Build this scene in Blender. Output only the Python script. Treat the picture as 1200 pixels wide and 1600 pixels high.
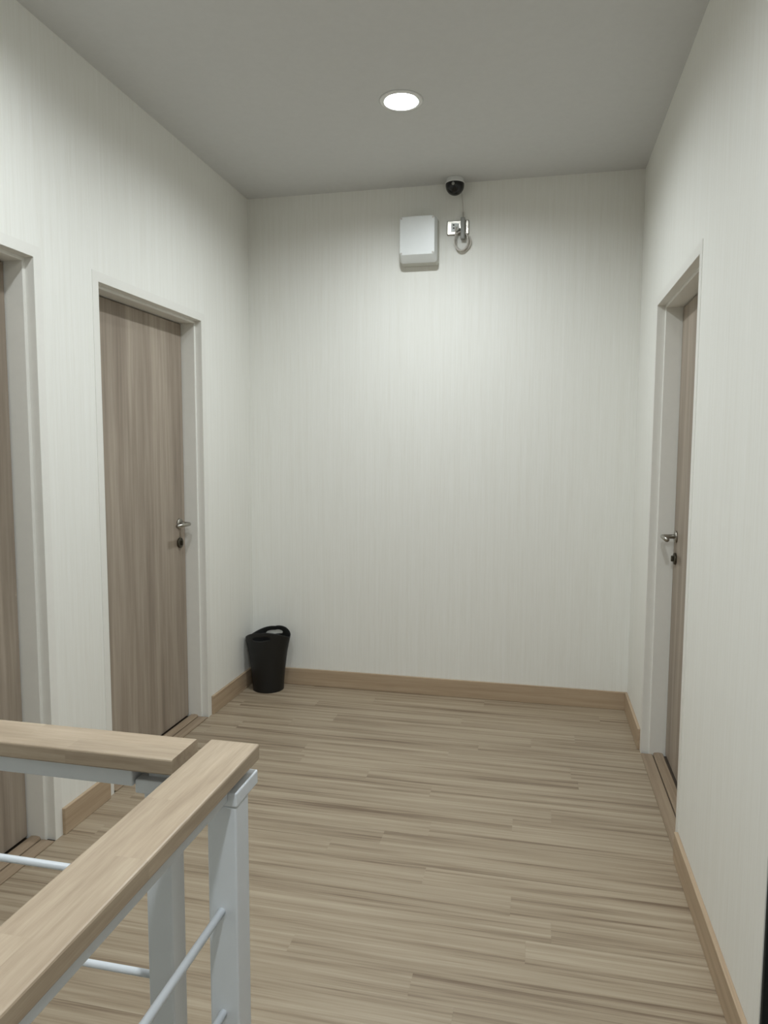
import bpy, bmesh, math, random
from mathutils import Vector, Matrix

for o in list(bpy.data.objects):
    bpy.data.objects.remove(o, do_unlink=True)
scene = bpy.context.scene
col = scene.collection
random.seed(7)

# ------------------------------------------------------------------ camera
CAM = (1.6579, -3.8922, 1.3968)
YAW, PITCH, ROLL, FPX = 0.2158, 0.0885, 0.0040, 1099.33
fw = Vector((-math.sin(YAW) * math.cos(PITCH), math.cos(YAW) * math.cos(PITCH), -math.sin(PITCH)))
rt = Vector((math.cos(YAW), math.sin(YAW), 0))
up = rt.cross(fw)
r2 = rt * math.cos(ROLL) + up * math.sin(ROLL)
u2 = -rt * math.sin(ROLL) + up * math.cos(ROLL)
cd = bpy.data.cameras.new('camera')
cam = bpy.data.objects.new('camera', cd)
col.objects.link(cam)
cd.sensor_fit = 'HORIZONTAL'
cd.sensor_width = 36
cd.lens = FPX / 1200 * 36
cd.clip_start = 0.02
m = Matrix((r2, u2, -fw)).transposed().to_4x4()
m.translation = Vector(CAM)
cam.matrix_world = m
scene.camera = cam

# ------------------------------------------------------------------ world, light, exposure
w = bpy.data.worlds.new('world')
scene.world = w
w.use_nodes = True
w.node_tree.nodes['Background'].inputs[0].default_value = (0.8, 0.9, 1, 1)
w.node_tree.nodes['Background'].inputs[1].default_value = 0.0
scene.view_settings.view_transform = 'Standard'
scene.view_settings.look = 'None'
scene.view_settings.gamma = 1
scene.view_settings.use_curve_mapping = False
scene.view_settings.exposure = 0.0
LAMP_W = 24.0                       # power of one ceiling downlight
LAMP_COL = (0.92, 0.99, 1.035)
LAMPS = [(1.076, -0.94), (0.70, -2.30), (1.68, -3.40)]  # the middle one is unseen, added as fill for the left wall
LAMP_POW = [0.70, 0.42, 1.0]

# ------------------------------------------------------------------ sizes (metres)
W, H, D = 2.152, 2.816, 5.6         # width, height, length of the landing
OH = 2.03                           # door opening height
HB, TB = 0.099, 0.014               # baseboard
WT = 0.15                           # wall thickness
L2 = (-1.440, -0.601)               # left doors: near and far edge of the opening
L1 = (-2.634, -1.795)
RD = (-1.392, -0.558)               # right door
RO = (-3.25, -2.325)                # open doorway in the right wall
FW = 0.038                          # frame face width
VX, VY = 1.130, -2.915              # stairwell void: x < VX, y < VY


# ------------------------------------------------------------------ materials
def lin(c):
    return tuple(((v / 255) / 12.92 if v / 255 <= .04045 else ((v / 255 + .055) / 1.055) ** 2.4) for v in c) + (1,)


class NT:
    def __init__(self, name):
        self.m = bpy.data.materials.new(name)
        self.m.use_nodes = True
        self.t = self.m.node_tree
        self.b = self.t.nodes['Principled BSDF']

    def n(self, typ, **kw):
        nd = self.t.nodes.new(typ)
        for k, v in kw.items():
            setattr(nd, k, v)
        return nd

    def l(self, a, b):
        self.t.links.new(a, b)

    def set(self, **kw):
        for k, v in kw.items():
            self.b.inputs[k.replace('_', ' ')].default_value = v

    def math(self, op, a, b=None):
        nd = self.n('ShaderNodeMath', operation=op)
        for i, v in enumerate((a, b)):
            if v is None:
                continue
            if isinstance(v, (int, float)):
                nd.inputs[i].default_value = v
            else:
                self.l(v, nd.inputs[i])
        return nd.outputs[0]

    def noise(self, vec, scale, detail=3, rough=.55):
        nd = self.n('ShaderNodeTexNoise')
        nd.inputs['Scale'].default_value = scale
        nd.inputs['Detail'].default_value = detail
        nd.inputs['Roughness'].default_value = rough
        if vec is not None:
            self.l(vec, nd.inputs['Vector'])
        return nd.outputs['Fac']

    def mapping(self, vec, scale, loc=None):
        nd = self.n('ShaderNodeMapping')
        nd.inputs['Scale'].default_value = scale
        self.l(vec, nd.inputs['Vector'])
        if loc is not None:
            self.l(loc, nd.inputs['Location'])
        return nd.outputs[0]

    def ramp(self, fac, stops):
        nd = self.n('ShaderNodeValToRGB')
        el = nd.color_ramp.elements
        while len(el) > 1:
            el.remove(el[-1])
        el[0].position, el[0].color = stops[0]
        for p, c in stops[1:]:
            e = el.new(p)
            e.color = c
        self.l(fac, nd.inputs[0])
        return nd.outputs[0]

    def mix(self, fac, a, b, blend='MIX'):
        nd = self.n('ShaderNodeMix', data_type='RGBA', blend_type=blend)
        for i, v in ((0, fac), (6, a), (7, b)):
            if isinstance(v, (int, float, tuple)):
                nd.inputs[i].default_value = v
            else:
                self.l(v, nd.inputs[i])
        return nd.outputs[2]

    def bump(self, h, strength, dist):
        nd = self.n('ShaderNodeBump')
        nd.inputs['Strength'].default_value = strength
        nd.inputs['Distance'].default_value = dist
        self.l(h, nd.inputs['Height'])
        self.l(nd.outputs[0], self.b.inputs['Normal'])

    def coord(self, kind='Object'):
        return self.n('ShaderNodeTexCoord').outputs[kind]

    def rnd(self):
        return self.n('ShaderNodeObjectInfo').outputs['Random']


def plain(name, rgb, rough=.5, metal=0.0, noise=0.0, **kw):
    t = NT(name)
    t.set(Roughness=rough, Metallic=metal)
    for k, v in kw.items():
        t.b.inputs[k.replace('_', ' ')].default_value = v
    c = lin(rgb)
    if noise:
        f = t.noise(t.coord(), 35, 4)
        d = tuple(v * (1 - noise) for v in c[:3]) + (1,)
        t.l(t.ramp(f, [(.3, d), (.7, c)]), t.b.inputs['Base Color'])
    else:
        t.b.inputs['Base Color'].default_value = c
    return t.m


SEAM = -.177                          # where the wallpaper drops meet


def wallpaper():
    t = NT('cream_wallpaper')
    c = t.coord()
    s = t.n('ShaderNodeSeparateXYZ')
    t.l(c, s.inputs[0])
    u = t.math('ADD', s.outputs[0], s.outputs[1])
    cb = t.n('ShaderNodeCombineXYZ')
    t.l(u, cb.inputs[0])
    t.l(s.outputs[2], cb.inputs[1])
    v = cb.outputs[0]
    fine = t.noise(t.mapping(v, (330, 5.5, 1)), 1.0, 3, .6)
    wide = t.noise(t.mapping(v, (62, 1.1, 1)), 1.0, 3, .6)
    weave = t.noise(t.mapping(v, (260, 420, 1)), 1.0, 2, .5)
    f = t.math('ADD', t.math('MULTIPLY', fine, .55), t.math('MULTIPLY', wide, .45))
    colr = t.ramp(f, [(.34, lin((233, 231, 223))), (.5, lin((237, 236, 229))), (.64, lin((240, 239, 233)))])
    sm_ = t.math('FRACT', t.math('DIVIDE', t.math('ADD', u, 10 * .53 + SEAM), .53))
    line = t.math('LESS_THAN', sm_, .0045)
    colr = t.mix(t.math('MULTIPLY', line, .35), colr, lin((248, 246, 240)))
    t.l(colr, t.b.inputs['Base Color'])
    t.set(Roughness=.62)
    t.b.inputs['Specular IOR Level'].default_value = .3
    t.bump(t.math('ADD', f, t.math('MULTIPLY', weave, .25)), .16, .002)
    return t.m


def wood(name, dark, mid, light, axis, stretch=(1.6, 38), rough=.5, seed=0.0, tone=.16, spec=.35, streak=.5, bump=.06, contrast=(.32, .5, .66)):
    """grain runs along the local axis; every object takes its own piece of grain"""
    t = NT(name)
    c = t.coord()
    r = t.rnd()
    off = t.n('ShaderNodeCombineXYZ')
    for i in range(3):
        t.l(t.math('MULTIPLY', r, 37.0 + 19 * i + seed), off.inputs[i])
    sc = [stretch[1]] * 3
    sc[axis] = stretch[0]
    v = t.mapping(c, tuple(sc), off.outputs[0])
    n1 = t.noise(v, 1.0, 4, .6)
    sc2 = [stretch[1] * 5.5] * 3
    sc2[axis] = stretch[0] * 3
    n2 = t.noise(t.mapping(c, tuple(sc2), off.outputs[0]), 1.0, 3, .6)
    f = t.math('ADD', t.math('MULTIPLY', n1, 1 - streak * .5), t.math('MULTIPLY', n2, streak * .5))
    colr = t.ramp(f, [(contrast[0], lin(dark)), (contrast[1], lin(mid)), (contrast[2], lin(light))])
    k = t.math('ADD', t.math('MULTIPLY', r, tone), 1 - tone * .5)
    cc = t.n('ShaderNodeCombineColor')
    for i in range(3):
        t.l(k, cc.inputs[i])
    t.l(t.mix(1.0, colr, cc.outputs[0], 'MULTIPLY'), t.b.inputs['Base Color'])
    t.set(Roughness=rough)
    t.b.inputs['Specular IOR Level'].default_value = spec
    if bump:
        t.bump(n2, bump, .001)
    return t.m


def emit(name, rgb, s):
    t = NT(name)
    t.b.inputs['Base Color'].default_value = (.9, .9, .9, 1)
    t.b.inputs['Emission Color'].default_value = rgb + (1,)
    t.b.inputs['Emission Strength'].default_value = s
    return t.m


M = {
    'paper': wallpaper(),
    'ceiling': plain('ceiling_paint', (213, 213, 211), .8, noise=.03),
    'frame': plain('frame_paint', (234, 232, 225), .4, noise=.02),
    'floor': wood('laminate_floor', (118, 100, 81), (156, 140, 118), (176, 161, 139), 0, (1.0, 40), .42, tone=.03, spec=.4, streak=.5, contrast=(.35, .48, .64)),
    'subfloor': plain('floor_underlay', (74, 62, 50), .8, noise=.1),
    'base_x': wood('baseboard_wood_x', (164, 142, 117), (178, 156, 130), (188, 167, 141), 0, (1.5, 45), .5, tone=.06),
    'base_y': wood('baseboard_wood_y', (164, 142, 117), (178, 156, 130), (188, 167, 141), 1, (1.5, 45), .5, tone=.06),
    'sill': wood('sill_wood', (136, 117, 96), (152, 133, 111), (164, 146, 123), 1, (1.5, 45), .45, tone=.06),
    'door': wood('ash_door_laminate', (132, 119, 106), (156, 143, 128), (176, 163, 148), 2, (0.9, 16), .5, tone=.04, streak=.55, bump=.03),
    'rail_x': wood('rubberwood_x', (152, 134, 113), (168, 150, 128), (180, 163, 141), 0, (5, 60), .36, tone=.10, spec=.5, bump=.02),
    'rail_y': wood('rubberwood_y', (152, 134, 113), (168, 150, 128), (180, 163, 141), 1, (5, 60), .36, tone=.10, spec=.5, bump=.02),
    'steel': plain('white_painted_steel', (221, 225, 229), .38, noise=.02),
    'chrome': plain('satin_nickel', (168, 164, 156), .3, 1.0),
    'dark_metal': plain('dark_nickel', (88, 83, 72), .4, .8),
    'black': plain('black_plastic', (13, 13, 12), .5),
    'lamp_white': plain('lamp_white', (235, 235, 232), .35),
    'box': plain('white_abs_plastic', (226, 228, 226), .35, noise=.015),
    'box_body': plain('grey_white_plastic', (206, 205, 196), .45, noise=.02),
    'dome': plain('smoked_dome', (13, 13, 13), .2),
    'cable': plain('grey_white_cable', (198, 192, 184), .5),
    'plug': plain('grey_plug', (150, 150, 146), .5),
    'slot': plain('socket_slot', (22, 22, 24), .6),
    'darkroom': plain('painted_shade', (26, 31, 29), .8, noise=.1),  # lack of light in the side room, put into the colour
    'led': emit('led_diffuser', (.95, 1, 1), 40.0),
    'shaft': plain('stairwell_plaster', (214, 211, 203), .8, noise=.03),
}


# ------------------------------------------------------------------ helpers
def tag(o, label=None, cat=None, group=None, kind=None):
    if label: o['label'] = label
    if cat: o['category'] = cat
    if group: o['group'] = group
    if kind: o['kind'] = kind
    return o


def empty(name, loc=(0, 0, 0), parent=None):
    o = bpy.data.objects.new(name, None)
    o.empty_display_size = .1
    col.objects.link(o)
    o.location = loc
    if parent: o.parent = parent
    return o


def obj(name, bm, mat, parent=None, smooth=False, origin=None):
    me = bpy.data.meshes.new(name)
    if origin is None and parent is not None:
        origin = Vector((0, 0, 0))
    if origin is not None:
        bmesh.ops.translate(bm, verts=bm.verts, vec=-Vector(origin))
    bmesh.ops.recalc_face_normals(bm, faces=bm.faces)
    bm.to_mesh(me)
    bm.free()
    if smooth:
        for f in me.polygons: f.use_smooth = True
    me.materials.append(M[mat])
    o = bpy.data.objects.new(name, me)
    col.objects.link(o)
    if origin is not None: o.location = origin
    if parent: o.parent = parent
    return o


def box(bm, a, b, bevel=0.0, seg=2):
    lo = [min(p, q) for p, q in zip(a, b)]
    hi = [max(p, q) for p, q in zip(a, b)]
    vs = [bm.verts.new((x, y, z)) for x in (lo[0], hi[0]) for y in (lo[1], hi[1]) for z in (lo[2], hi[2])]
    fs = [bm.faces.new([vs[i] for i in q]) for q in ((0, 1, 3, 2), (4, 6, 7, 5), (0, 4, 5, 1), (2, 3, 7, 6), (0, 2, 6, 4), (1, 5, 7, 3))]
    if bevel:
        es = list({e for f in fs for e in f.edges})
        bmesh.ops.bevel(bm, geom=es, offset=bevel, segments=seg, profile=.5, affect='EDGES')
    return bm


def bx(a, b, bevel=0.0, seg=2):
    return box(bmesh.new(), a, b, bevel, seg)


def stations(bm, rings, close=True):
    """join equal rings of points into a closed prism"""
    vr = [[bm.verts.new(p) for p in r] for r in rings]
    n = len(vr[0])
    for a, b in zip(vr, vr[1:]):
        for i in range(n):
            bm.faces.new((a[i], a[(i + 1) % n], b[(i + 1) % n], b[i]))
    if close:
        bm.faces.new(vr[0][::-1])
        bm.faces.new(vr[-1])
    return bm


def tube(bm, pts, r, n=12, cap=True):
    pts = [Vector(p) for p in pts]
    rings = []
    ref = None
    for i, p in enumerate(pts):
        d = (pts[min(i + 1, len(pts) - 1)] - pts[max(i - 1, 0)]).normalized()
        if ref is None:
            ref = Vector((0, 0, 1)) if abs(d.z) < .9 else Vector((1, 0, 0))
        a = (ref - d * ref.dot(d)).normalized()
        ref = a
        b = d.cross(a)
        rr = r[i] if isinstance(r, (list, tuple)) else r
        rings.append([p + rr * (math.cos(2 * math.pi * k / n) * a + math.sin(2 * math.pi * k / n) * b) for k in range(n)])
    return stations(bm, rings, cap)


def lathe(bm, prof, c, n=40, axis='z', closed=False):
    """prof: (radius, height) list; axis z up, or 'x'/'y' heights along that axis"""
    rings = []
    for k in range(n):
        a = 2 * math.pi * k / n
        ring = []
        for r, h in prof:
            if axis == 'z': p = (r * math.cos(a), r * math.sin(a), h)
            elif axis == 'x': p = (h, r * math.cos(a), r * math.sin(a))
            else: p = (r * math.cos(a), h, r * math.sin(a))
            ring.append(bm.verts.new(Vector(p) + Vector(c)))
        rings.append(ring)
    m_ = len(prof)
    for k in range(n):
        a, b = rings[k], rings[(k + 1) % n]
        for i in range(m_ if closed else m_ - 1):
            j = (i + 1) % m_
            bm.faces.new((a[i], a[j], b[j], b[i]))
    bmesh.ops.remove_doubles(bm, verts=bm.verts, dist=1e-6)
    return bm


def struct(name, bm, mat, label, cat, smooth=False):
    return tag(obj(name, bm, mat, smooth=smooth), label, cat, kind='structure')


# ------------------------------------------------------------------ the room shell
def side_wall(x0, x1, openings, y0, y1):
    bm = bmesh.new()
    cur = y0
    for a, b, h in sorted(openings):
        box(bm, (x0, cur, 0), (x1, a, H))
        box(bm, (x0, a, h), (x1, b, H))
        cur = b
    box(bm, (x0, cur, 0), (x1, y1, H))
    return bm


struct('wall_back', bx((-WT, 0, 0), (W + WT, WT, H)), 'paper', 'cream striped wallpaper wall at the far end of the landing', 'wall')
struct('wall_left', side_wall(-WT, 0, [(L2[0] - FW, L2[1] + FW, OH + FW), (L1[0] - FW, L1[1] + FW, OH + FW)], -D, 0), 'paper',
       'long cream wallpapered wall with two wooden doors', 'wall')
struct('wall_right', side_wall(W, W + WT, [(RD[0] - FW, RD[1] + FW, OH + FW), (RO[0], RO[1], 2.1)], -D, 0), 'paper',
       'cream wallpapered wall with one wooden door', 'wall')
struct('wall_rear', bx((-WT, -D - WT, 0), (W + WT, -D, H)), 'paper', 'cream wall closing the landing behind the viewer', 'wall')

# ceiling with round cut-outs for the lamps
RH = .075


def ceiling():
    bm = bmesh.new()
    q = .15
    n = 32
    ys = [WT]
    for (lx, ly) in LAMPS:
        ys += [ly + q, ly - q]
    ys.append(-D - WT)

    def quad(xa, xb, ya, yb):
        bm.faces.new([bm.verts.new(p) for p in ((xa, ya, H), (xb, ya, H), (xb, yb, H), (xa, yb, H))])
    for i in range(len(ys) - 1):
        if i % 2 == 0:
            quad(-WT, W + WT, ys[i], ys[i + 1])
        else:
            lx, ly = LAMPS[i // 2]
            quad(-WT, lx - q, ys[i], ys[i + 1])
            quad(lx + q, W + WT, ys[i], ys[i + 1])
            outer, inner, rim = [], [], []
            for k in range(n):
                a = 2 * math.pi * k / n
                c, s = math.cos(a), math.sin(a)
                f = q / max(abs(c), abs(s))
                outer.append(bm.verts.new((lx + f * c, ly + f * s, H)))
                inner.append(bm.verts.new((lx + RH * c, ly + RH * s, H)))
                rim.append(bm.verts.new((lx + RH * c, ly + RH * s, H + .012)))
            for k in range(n):
                j = (k + 1) % n
                bm.faces.new((outer[k], outer[j], inner[j], inner[k]))
                bm.faces.new((inner[k], inner[j], rim[j], rim[k]))
    # upper skin of the slab
    bm.faces.new([bm.verts.new(p) for p in ((-WT, WT, H + .12), (W + WT, WT, H + .12), (W + WT, -D - WT, H + .12), (-WT, -D - WT, H + .12))])
    return bm


struct('ceiling', ceiling(), 'ceiling', 'flat matt grey-white ceiling with round downlights', 'ceiling')

# floor: underlay slab with one laminate strip after another on it
fl = bmesh.new()
box(fl, (-WT, VY, -.12), (W + WT, WT, -.008))
box(fl, (VX, -D - WT, -.12), (W + WT, VY, -.008))
floor = struct('floor', fl, 'subfloor', 'light brown laminate floor of narrow streaked strips', 'floor')
PW = .0960
row = 0
fixed = {3: 1.70, 7: 1.41, 11: .967, 14: 1.592, 16: 1.135, 17: .962, 10: 1.85, 19: 1.604, 21: 1.652}
y = -.032 + PW
while y > -D:
    ya, yb = min(y, 0), max(y - PW, -D)
    lo = 0 if ya > VY + .01 else VX
    if yb < VY < ya - .01: lo = VX if VY - yb > ya - VY else 0
    L = 1.21
    x = (fixed[row] % L) if row in fixed else random.uniform(0, L)
    cuts = [0.0]
    c = x - L
    while c < W:
        if c > .04 and c < W - .04: cuts.append(c)
        c += L
    cuts.append(W)
    for a, b in zip(cuts, cuts[1:]):
        a = max(a, lo)
        if b - a < .03: continue
        o = obj('floor_strip', bx((a + .0001, yb + .0001, -.008), (b - .0001, ya - .0001, 0)), 'floor', floor, origin=((a + b) / 2, (ya + yb) / 2, -.008))
    y -= PW
    row += 1

# stairwell below the railings (out of the picture, keeps the edge of the landing real)
sw = bmesh.new()
box(sw, (-WT, -D - WT, -1.6), (0, VY, 0))
box(sw, (0, VY, -1.6), (VX, VY + .1, -.12))
box(sw, (VX, -D, -1.6), (VX + .1, VY + .1, -.12))
box(sw, (0, -D - WT, -1.6), (VX, -D, 0))
box(sw, (0, -D, -1.7), (VX, VY, -1.6))
struct('wall_stairwell', sw, 'shaft', 'pale plaster sides of the open stairwell under the railings', 'wall')
tm = bmesh.new()
box(tm, (0, VY - .0005, -.118), (VX, VY - .012, 0))
box(tm, (VX - .0005, -D, -.118), (VX - .012, VY - .012, 0))
struct('trim_1', tm, 'base_x', 'wooden edge trim around the open stairwell', 'trim')

# the room through the open doorway at the right, its unlit look put into the colour
dr = bmesh.new()
X0, X1 = W + WT, W + WT + 1.6
box(dr, (X0, RO[0] - .6, -.05), (X1, RO[1] + 1.2, 0))
box(dr, (X0, RO[0] - .6, 2.4), (X1, RO[1] + 1.2, 2.45))
box(dr, (X1, RO[0] - .6, 0), (X1 + .05, RO[1] + 1.2, 2.4))
box(dr, (X0, RO[0] - .65, 0), (X1, RO[0] - .6, 2.4))
box(dr, (X0, RO[1] + 1.2, 0), (X1, RO[1] + 1.25, 2.4))
box(dr, (X0 + .002, RO[1] + .002, 0), (X0 + .02, RO[1] + 1.2, 2.4))
struct('trim_2', bx((W + .002, RO[1] - .012, 0), (W + WT + .02, RO[1] - .0005, 2.1), .001, 1), 'darkroom', 'near-black board added to darken the open doorway reveal at the right edge', 'trim')  # added over the lit reveal so the doorway edge reads dark
struct('wall_dark_room', dr, 'darkroom', 'room past the end of the right wall, its unlit dark put into the colour', 'wall')


# baseboards
def baseboard(name, a, b, mat, label):
    bm = bx(a, b, .0025, 2)
    c = [(p + q) / 2 for p, q in zip(a, b)]
    c[2] = 0
    return tag(obj(name, bm, mat, origin=c), label, 'baseboard', kind='structure')


baseboard('baseboard_back', (0.0, -TB, 0), (W, 0, HB), 'base_x', 'brown wooden baseboard along the far wall')
baseboard('baseboard_left', (0, L2[1] + FW, 0), (TB, -TB, HB), 'base_y', 'short brown baseboard behind the bin on the left wall')
baseboard('baseboard_left', (0, L1[1] + FW, 0), (TB, L2[0] - FW, HB), 'base_y', 'short brown baseboard between the two left doors')
baseboard('baseboard_right', (W - TB, RD[1] + FW, 0), (W, -TB, HB), 'base_y', 'short brown baseboard in the far right corner')
baseboard('baseboard_right', (W - TB, RO[1], 0), (W, RD[0] - FW, HB), 'base_y', 'long brown baseboard nearest the viewer on the right wall')


# ------------------------------------------------------------------ doors
def door(name, wx, sgn, yn, yf, label, latch='far'):
    """wx: wall plane, sgn: direction into the wall (-1 left wall, +1 right wall)"""
    root = tag(empty(name, (wx, (yn + yf) / 2, 0)), label, 'door', kind='structure')
    base = Vector((wx, (yn + yf) / 2, 0))

    def add(nm, bm, mat, parent=None, smooth=False):
        par = parent or root
        bmesh.ops.translate(bm, verts=bm.verts, vec=-base)
        return obj(nm, bm, mat, par, smooth)
    prof = [(-.002, FW), (-.002, .001), (-.001, 0), (.032, 0), (.032, -.0105), (.0335, -.012), (.145, -.012), (.145, FW)]

    def st(k, d, s):
        x = wx + sgn * d
        return ((x, yn - s, 0), (x, yn - s, OH + s), (x, yf + s, OH + s), (x, yf + s, 0))[k]
    for k, nm in ((0, 'jamb'), (1, 'head_jamb'), (2, 'jamb')):
        bm = bmesh.new()
        stations(bm, [[st(k, d, s) for d, s in prof], [st(k + 1, d, s) for d, s in prof]])
        add(nm, bm, 'frame')
    g = .012 + .004
    bm = bx((wx + sgn * .102, yn + g, .012), (wx + sgn * .140, yf - g, OH - g), .0015, 1)
    leaf = add('door_leaf', bm, 'door')
    # sill: flat strip at the wall line and a raised rounded strip before the leaf
    y0, y1 = yn + .0125, yf - .0125
    add('sill_strip', bx((wx - sgn * .004, y0, .0), (wx + sgn * .046, y1, .006), .002), 'sill')
    bm = bmesh.new()
    pr = [(.050, 0), (.050, .007), (.055, .013), (.072, .0155), (.089, .013), (.094, .007), (.094, 0)]
    stations(bm, [[(wx + sgn * a, yy, b) for a, b in pr] for yy in (y0, y1)])
    add('sill_bead', bm, 'sill')
    add('sill_bed', bx((wx + sgn * .002, y0, -.008), (wx + sgn * .145, y1, -.0005)), 'subfloor')
    # lever handle on its rose, key rose below
    dy = -1 if latch == 'far' else 1          # the lever points to the hinge side
    yh = yf - g - .058 if latch == 'far' else yn + g + .058
    xs = wx + sgn * .102
    n = -sgn                       # out of the leaf, into the landing
    hd = empty('lever_handle', (0, 0, 0), root)
    bm = bmesh.new()
    lathe(bm, [(0.0, 0), (.026, 0), (.026, n * .006), (.024, n * .009), (.0, n * .009)], (xs, yh, 1.022), 28, 'x')
    add('rose', bm, 'chrome', hd, True)
    bm = bmesh.new()
    tube(bm, [(xs + n * .008, yh, 1.022), (xs + n * .046, yh, 1.022), (xs + n * .054, yh + dy * .002, 1.022), (xs + n * .059, yh + dy * .008, 1.022),
              (xs + n * .060, yh + dy * .018, 1.022), (xs + n * .060, yh + dy * .125, 1.022)], .0095, 14)
    add('lever', bm, 'chrome', hd, True)
    lk = empty('key_lock', (0, 0, 0), root)
    bm = bmesh.new()
    lathe(bm, [(0.0, 0), (.026, 0), (.026, n * .006), (.024, n * .009), (.0, n * .009)], (xs, yh, .925), 28, 'x')
    add('rose', bm, 'dark_metal', lk, True)
    bm = bx((xs + n * .008, yh - .005, .912), (xs + n * .020, yh + .005, .938), .003)
    add('thumb_turn', bm, 'dark_metal', lk)
    return root


door('door_1', 0, -1, L2[0], L2[1], 'grey-brown wooden door in white frame, farther of the two left doors')
door('door_2', 0, -1, L1[0], L1[1], 'grey-brown wooden door cut by the left edge of the picture', 'near')
door('door_3', W, 1, RD[0], RD[1], 'grey-brown wooden door in white frame on the right wall')


# ------------------------------------------------------------------ downlights
def downlight(x, y, power, label):
    root = tag(empty('ceiling_downlight', (x, y, H)), label, 'ceiling light', 'recessed round ceiling downlights')
    bm = bmesh.new()
    lathe(bm, [(.066, .002), (.066, -.004), (.072, -.007), (.084, -.0055), (.090, -.0005), (.074, -.0005), (.074, .002)], (0, 0, 0), 48, closed=True)
    obj('trim_ring', bm, 'lamp_white', root, True)
    bm = bmesh.new()
    lathe(bm, [(.068, 0), (.066, .014), (.064, .046), (.0, .046), ], (0, 0, 0), 48)
    obj('reflector', bm, 'lamp_white', root, True)
    bm = bmesh.new()
    lathe(bm, [(0, .012), (.0645, .012), (.0645, .016), (0, .016)], (0, 0, 0), 48)
    obj('diffuser', bm, 'led', root)
    ld = bpy.data.lights.new('downlight_lamp', 'AREA')
    ld.shape = 'DISK'
    ld.size = .118
    ld.energy = power
    ld.color = LAMP_COL
    ld.spread = math.radians(165)
    lo = bpy.data.objects.new('downlight_lamp', ld)
    col.objects.link(lo)
    lo.parent = root
    lo.location = (0, 0, .0105)
    return root


LL = ['lit round downlight in the ceiling above the landing', 'unseen round downlight added to brighten the left wall', 'round downlight in the ceiling over the passage beside the railing']
for (x, y), k, lb in zip(LAMPS, LAMP_POW, LL):
    downlight(x, y, LAMP_W * k, lb)


# ------------------------------------------------------------------ stair railings
ZT = .900          # top of handrail
TH = .027          # handrail thickness
RODZ = (.655, .480, .305, .130)


def half_profile(w, right):
    """cross-section of half a handrail (across, up); the outer edges are eased"""
    r = .003
    pts = [(0, -TH), (0, 0), (w - r, 0), (w - r * .3, -r * .3), (w, -r), (w, -TH + r), (w - r * .3, -TH + r * .3), (w - r, -TH)]
    if not right:
        pts = [(-a, b) for a, b in pts]
    return pts


def handrail(parent, axis, c, hw, a, b, cuts, mat):
    """two rows of glued staves; axis 0: along x at y=c, axis 1: along y at x=c"""
    root = empty('handrail', (0, 0, 0), parent)
    for side in (0, 1):
        st = [a] + sorted(v for v in cuts[side] if a < v < b) + [b]
        for s, e in zip(st, st[1:]):
            pr = half_profile(hw, side)
            f = (lambda t, q: (t, c + q[0], ZT + q[1])) if axis == 0 else (lambda t, q: (c + q[0], t, ZT + q[1]))
            bm = bmesh.new()
            stations(bm, [[f(s, q) for q in pr], [f(e, q) for q in pr]])
            o = f((s + e) / 2, (0, 0))
            obj('stave', bm, mat, root, origin=o)
    return root


RX0, RX1 = 1.118, 1.207          # railing along the stairs
RYE = -2.814
r1 = tag(empty('stair_railing', (1.16, -2.875, 0)), 'railing running towards the viewer with wide beech handrail and white posts', 'railing')
r1.location = (0, 0, 0)
handrail(r1, 1, (RX0 + RX1) / 2, (RX1 - RX0) / 2, -D, RYE, ([-3.02, -3.31, -3.62, -3.95, -4.3, -4.8], [-3.16, -3.47, -3.8, -4.1, -4.5, -5.0]), 'rail_y')
obj('sub_rail', bx((1.134, -D, .842), (1.191, -2.904, ZT - TH), .002), 'steel', r1)
PX0, PX1, PY0, PY1 = 1.153, 1.203, -2.901, -2.851
for yy in (PY0, -4.2):
    obj('post', bx((PX0, yy, .006), (PX1, yy + .05, .832), .003), 'steel', r1)
    obj('base_plate', bx((PX0 - .022, yy - .022, 0), (PX1 + .022, yy + .072, .006), .001, 1), 'steel', r1)
obj('post_cap', bx((1.150, -2.902, .832), (1.2045, -2.814, .856), .0025), 'steel', r1)
obj('spacer', bx((1.158, -2.892, .856), (1.182, -2.845, ZT - TH)), 'steel', r1)
for z in RODZ:
    bm = bmesh.new()
    tube(bm, [(1.176, -D, z), (1.176, PY0 + .004, z)], .0065, 12)
    obj('rod', bm, 'steel', r1, True)

LXE = 1.095
r2_ = tag(empty('stair_railing', (0, 0, 0)), 'railing running across to the left wall with beech handrail and white rods', 'railing')
handrail(r2_, 0, -2.8595, .0435, 0.001, LXE, ([.28, .62, .90], [.15, .47, .80]), 'rail_x')
obj('sub_rail', bx((0.001, -2.892, .842), (1.016, -2.828, ZT - TH), .002), 'steel', r2_)
QX0, QX1, QY0, QY1 = 1.031, 1.077, -2.883, -2.837
obj('post', bx((QX0, QY0, .006), (QX1, QY1, .829), .003), 'steel', r2_)
obj('base_plate', bx((QX0 - .02, QY0 - .02, 0), (QX1 + .02, QY1 + .02, .006), .001, 1), 'steel', r2_)
obj('post_cap', bx((1.018, -2.888, .829), (1.094, -2.832, .853), .0025), 'steel', r2_)
obj('spacer', bx((1.035, -2.872, .853), (1.075, -2.848, ZT - TH)), 'steel', r2_)
for z in RODZ:
    bm = bmesh.new()
    tube(bm, [(0.001, -2.850, z), (QX0 + .004, -2.850, z)], .0065, 12)
    obj('rod', bm, 'steel', r2_, True)


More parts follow.
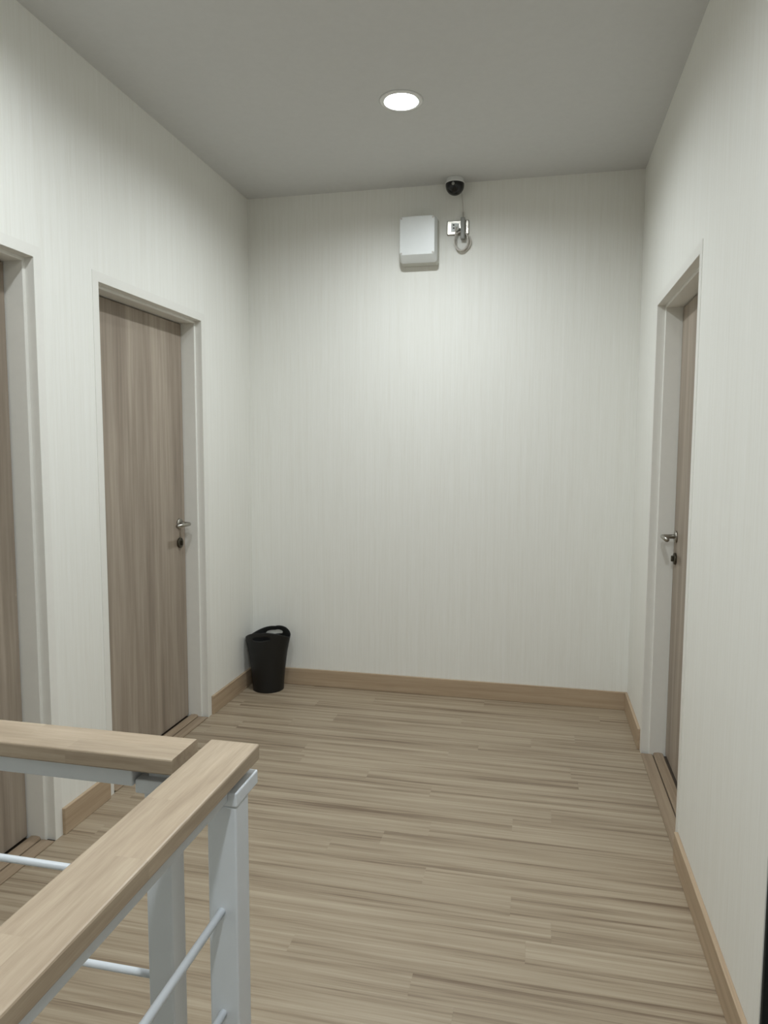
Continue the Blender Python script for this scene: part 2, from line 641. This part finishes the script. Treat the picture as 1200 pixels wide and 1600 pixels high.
# ------------------------------------------------------------------ waste bin
def bin_mesh(r0, ra, rb, h, hh, rot, hole):
    """flared tub; rim rises into a handle at both broad sides, flares to a lip at the narrow ends"""
    bm = bmesh.new()
    n, mz = 144, 64

    def P(k, j):
        a = 2 * math.pi * k / n
        t = j / mz
        c, s = math.cos(a), math.sin(a)
        e = t ** 1.35
        lip = max(0, t - .7) / .3
        A = r0 + (ra - r0) * e + .006 * lip * abs(c) ** 8
        B = r0 + (rb - r0) * e
        top = h + hh * (abs(s) ** 1.5) + .028 * max(0, c) ** .8
        x, y_, z = A * c, B * s, t * top
        cr, sr = math.cos(rot), math.sin(rot)
        return (x * cr - y_ * sr, x * sr + y_ * cr, z)
    g = [[bm.verts.new(P(k, j)) for j in range(mz + 1)] for k in range(n)]
    for k in range(n):
        for j in range(mz):
            a = (k + .5) / n * 360
            t = (j + .5) / mz
            d = min(abs(a - 90), abs(a - 270))
            if hole and abs(d / 26) ** 2.6 + abs((t - .900) / .034) ** 2.6 < 1: continue
            k2 = (k + 1) % n
            bm.faces.new((g[k][j], g[k2][j], g[k2][j + 1], g[k][j + 1]))
    bm.faces.new([g[k][0] for k in range(n)][::-1])
    for k in range(n):                      # draw the edge of each slot onto a smooth oval
        for j in range(mz):
            v = g[k][j]
            if j and v.link_faces and any(len(e.link_faces) == 1 for e in v.link_edges):
                a, t = k / n * 360, j / mz
                ac = 90 if a < 180 else 270
                q = (abs((a - ac) / 26) ** 2.6 + abs((t - .9) / .034) ** 2.6) ** (1 / 2.6)
                v.co = P((ac + (a - ac) / q) / 360 * n, (.9 + (t - .9) / q) * mz)
    bmesh.ops.delete(bm, geom=[v for v in bm.verts if not v.link_faces], context='VERTS')
    return bm


BX, BY = .1405, -.112
bin_ = obj('waste_bin', bin_mesh(.089, .134, .094, .292, .058, math.radians(-6), True), 'black', smooth=True)
bin_.location = (BX, BY, 0.0)
sm = bin_.modifiers.new('thickness', 'SOLIDIFY')
sm.thickness = .003
sm.offset = -1
tag(bin_, 'small black plastic waste bin with handle slots in the far left corner', 'waste bin')

# ------------------------------------------------------------------ junction box on the far wall
jb = tag(empty('junction_box', (0, 0, 0)), 'white square plastic junction box high on the far wall', 'junction box')
A0, A1, Z0, Z1 = .903, 1.104, 2.392, 2.632


def rrect(x0, x1, z0, z1, r, y, n=5):
    pts = []
    for cx, cz, a0 in ((x1 - r, z1 - r, 0), (x0 + r, z1 - r, 90), (x0 + r, z0 + r, 180), (x1 - r, z0 + r, 270)):
        for i in range(n + 1):
            a = math.radians(a0 + 90 * i / n)
            pts.append((cx + r * math.cos(a), y, cz + r * math.sin(a)))
    return pts


bm = bmesh.new()
stations(bm, [rrect(A0, A1, Z0, Z1, .012, 0), rrect(A0 + .002, A1 - .002, Z0 + .003, Z1 - .002, .014, -.060)])
obj('box_body', bm, 'box_body', jb)
bm = bmesh.new()
stations(bm, [rrect(A0 + .001, A1 - .001, Z0 + .004, Z1 - .001, .016, -.062), rrect(A0 + .001, A1 - .003, Z0 + .012, Z1 - .001, .016, -.072),
              rrect(A0 + .003, A1 - .010, Z0 + .037, Z1 - .004, .018, -.100), rrect(A0 + .006, A1 - .013, Z0 + .040, Z1 - .007, .016, -.1015)])
obj('lid', bm, 'box', jb)
for (sx, sz) in ((A0 + .013, Z0 + .047), (A1 - .020, Z0 + .047), (A0 + .013, Z1 - .014), (A1 - .020, Z1 - .014)):
    bm = bmesh.new()
    lathe(bm, [(0, -.1015), (.0045, -.1015), (.0045, -.103), (.002, -.1035), (0, -.1035)], (sx, 0, sz), 14, 'y')
    obj('lid_screw', bm, 'cable', jb)

# ------------------------------------------------------------------ dome camera
dc = tag(empty('dome_camera', (1.194, -.066, H)), 'small black dome security camera with white base on the ceiling', 'security camera')
bm = bmesh.new()
lathe(bm, [(0, 0), (.042, 0), (.044, -.003), (.045, -.016), (.050, -.022), (.050, -.025), (.047, -.027), (0, -.027)], (0, 0, 0), 48)
obj('base', bm, 'lamp_white', dc, True)
bm = bmesh.new()
pr = [(.0485, -.0272), (.0485, -.036)]
for i in range(1, 13):
    a = math.pi / 2 * i / 12
    pr.append((.0485 * math.cos(a), -.036 - .049 * math.sin(a)))
lathe(bm, pr, (0, 0, 0), 48)
obj('dome', bm, 'dome', dc, True)
bm = bmesh.new()
lathe(bm, [(0, 0), (.008, 0), (.008, .003), (0, .004)], (0, 0, 0), 18, 'y')
bmesh.ops.rotate(bm, verts=bm.verts, matrix=Matrix.Rotation(math.radians(180), 3, 'Z'))
bmesh.ops.translate(bm, verts=bm.verts, vec=(-.004, -.0462, -.040))
obj('lens', bm, 'plug', dc, True)

# ------------------------------------------------------------------ wall socket with plug and looped cable
ws = tag(empty('wall_socket', (0, 0, 0)), 'shiny metal wall socket plate below the dome camera', 'wall socket')
S0, S1, SZ0, SZ1 = 1.147, 1.265, 2.546, 2.621
bm = bmesh.new()
stations(bm, [rrect(S0, S1, SZ0, SZ1, .006, 0), rrect(S0, S1, SZ0, SZ1, .006, -.006), rrect(S0 + .004, S1 - .004, SZ0 + .004, SZ1 - .004, .005, -.010)])
obj('plate', bm, 'chrome', ws)
ins = obj('socket_insert', bx((1.170, -.0095, 2.562), (1.212, -.0145, 2.606), .0015), 'box', ws)
for z in (2.596, 2.580):
    obj('slot', bx((1.180, -.0146, z - .004), (1.187, -.0152, z + .004)), 'slot', ins)
obj('screw', lathe(bmesh.new(), [(0, -.0098), (.004, -.0098), (.004, -.0112), (0, -.0115)], (1.255, 0, 2.583), 14, 'y'), 'chrome', ws)
pl = tag(empty('power_plug', (0, 0, 0)), 'grey power plug in the metal wall socket with a looped pale cable', 'power plug')
bm = bx((1.222, -.0115, 2.515), (1.246, -.040, 2.628), .006, 3)
obj('adapter', bm, 'plug', pl)
bm = bmesh.new()
lathe(bm, [(0, -.0146), (.013, -.0146), (.014, -.030), (.010, -.040), (0, -.041)], (1.203, 0, 2.575), 20, 'y')
obj('plug_body', bm, 'box', pl, True)


def loop(cx, cz, rx, rz, y, a0, a1, n=26, wob=.0):
    return [(cx + rx * math.cos(math.radians(a0 + (a1 - a0) * i / n)), y + wob * i / n, cz + rz * math.sin(math.radians(a0 + (a1 - a0) * i / n))) for i in range(n + 1)]


pts = [(1.203, -.041, 2.575), (1.199, -.050, 2.560)] + loop(1.226, 2.508, .036, .050, -.030, 150, 760, 60, .014)
pts = pts + [(1.238, -.022, 2.545), (1.236, -.018, 2.60), (1.2335, -.012, 2.66)]
bm = bmesh.new()
tube(bm, pts, .0044, 8)
obj('cable', bm, 'cable', pl, True)
bm = bmesh.new()
tube(bm, loop(1.236, 2.505, .040, .044, -.012, -200, 70, 30, .004), .0044, 8)
obj('cable', bm, 'cable', pl, True)
bm = bmesh.new()
tube(bm, [(1.2335, -.012, 2.66), (1.230, -.008, 2.70), (1.224, -.008, 2.76), (1.220, -.010, H)], .0016, 8)
obj('cable', bm, 'cable', pl, True)
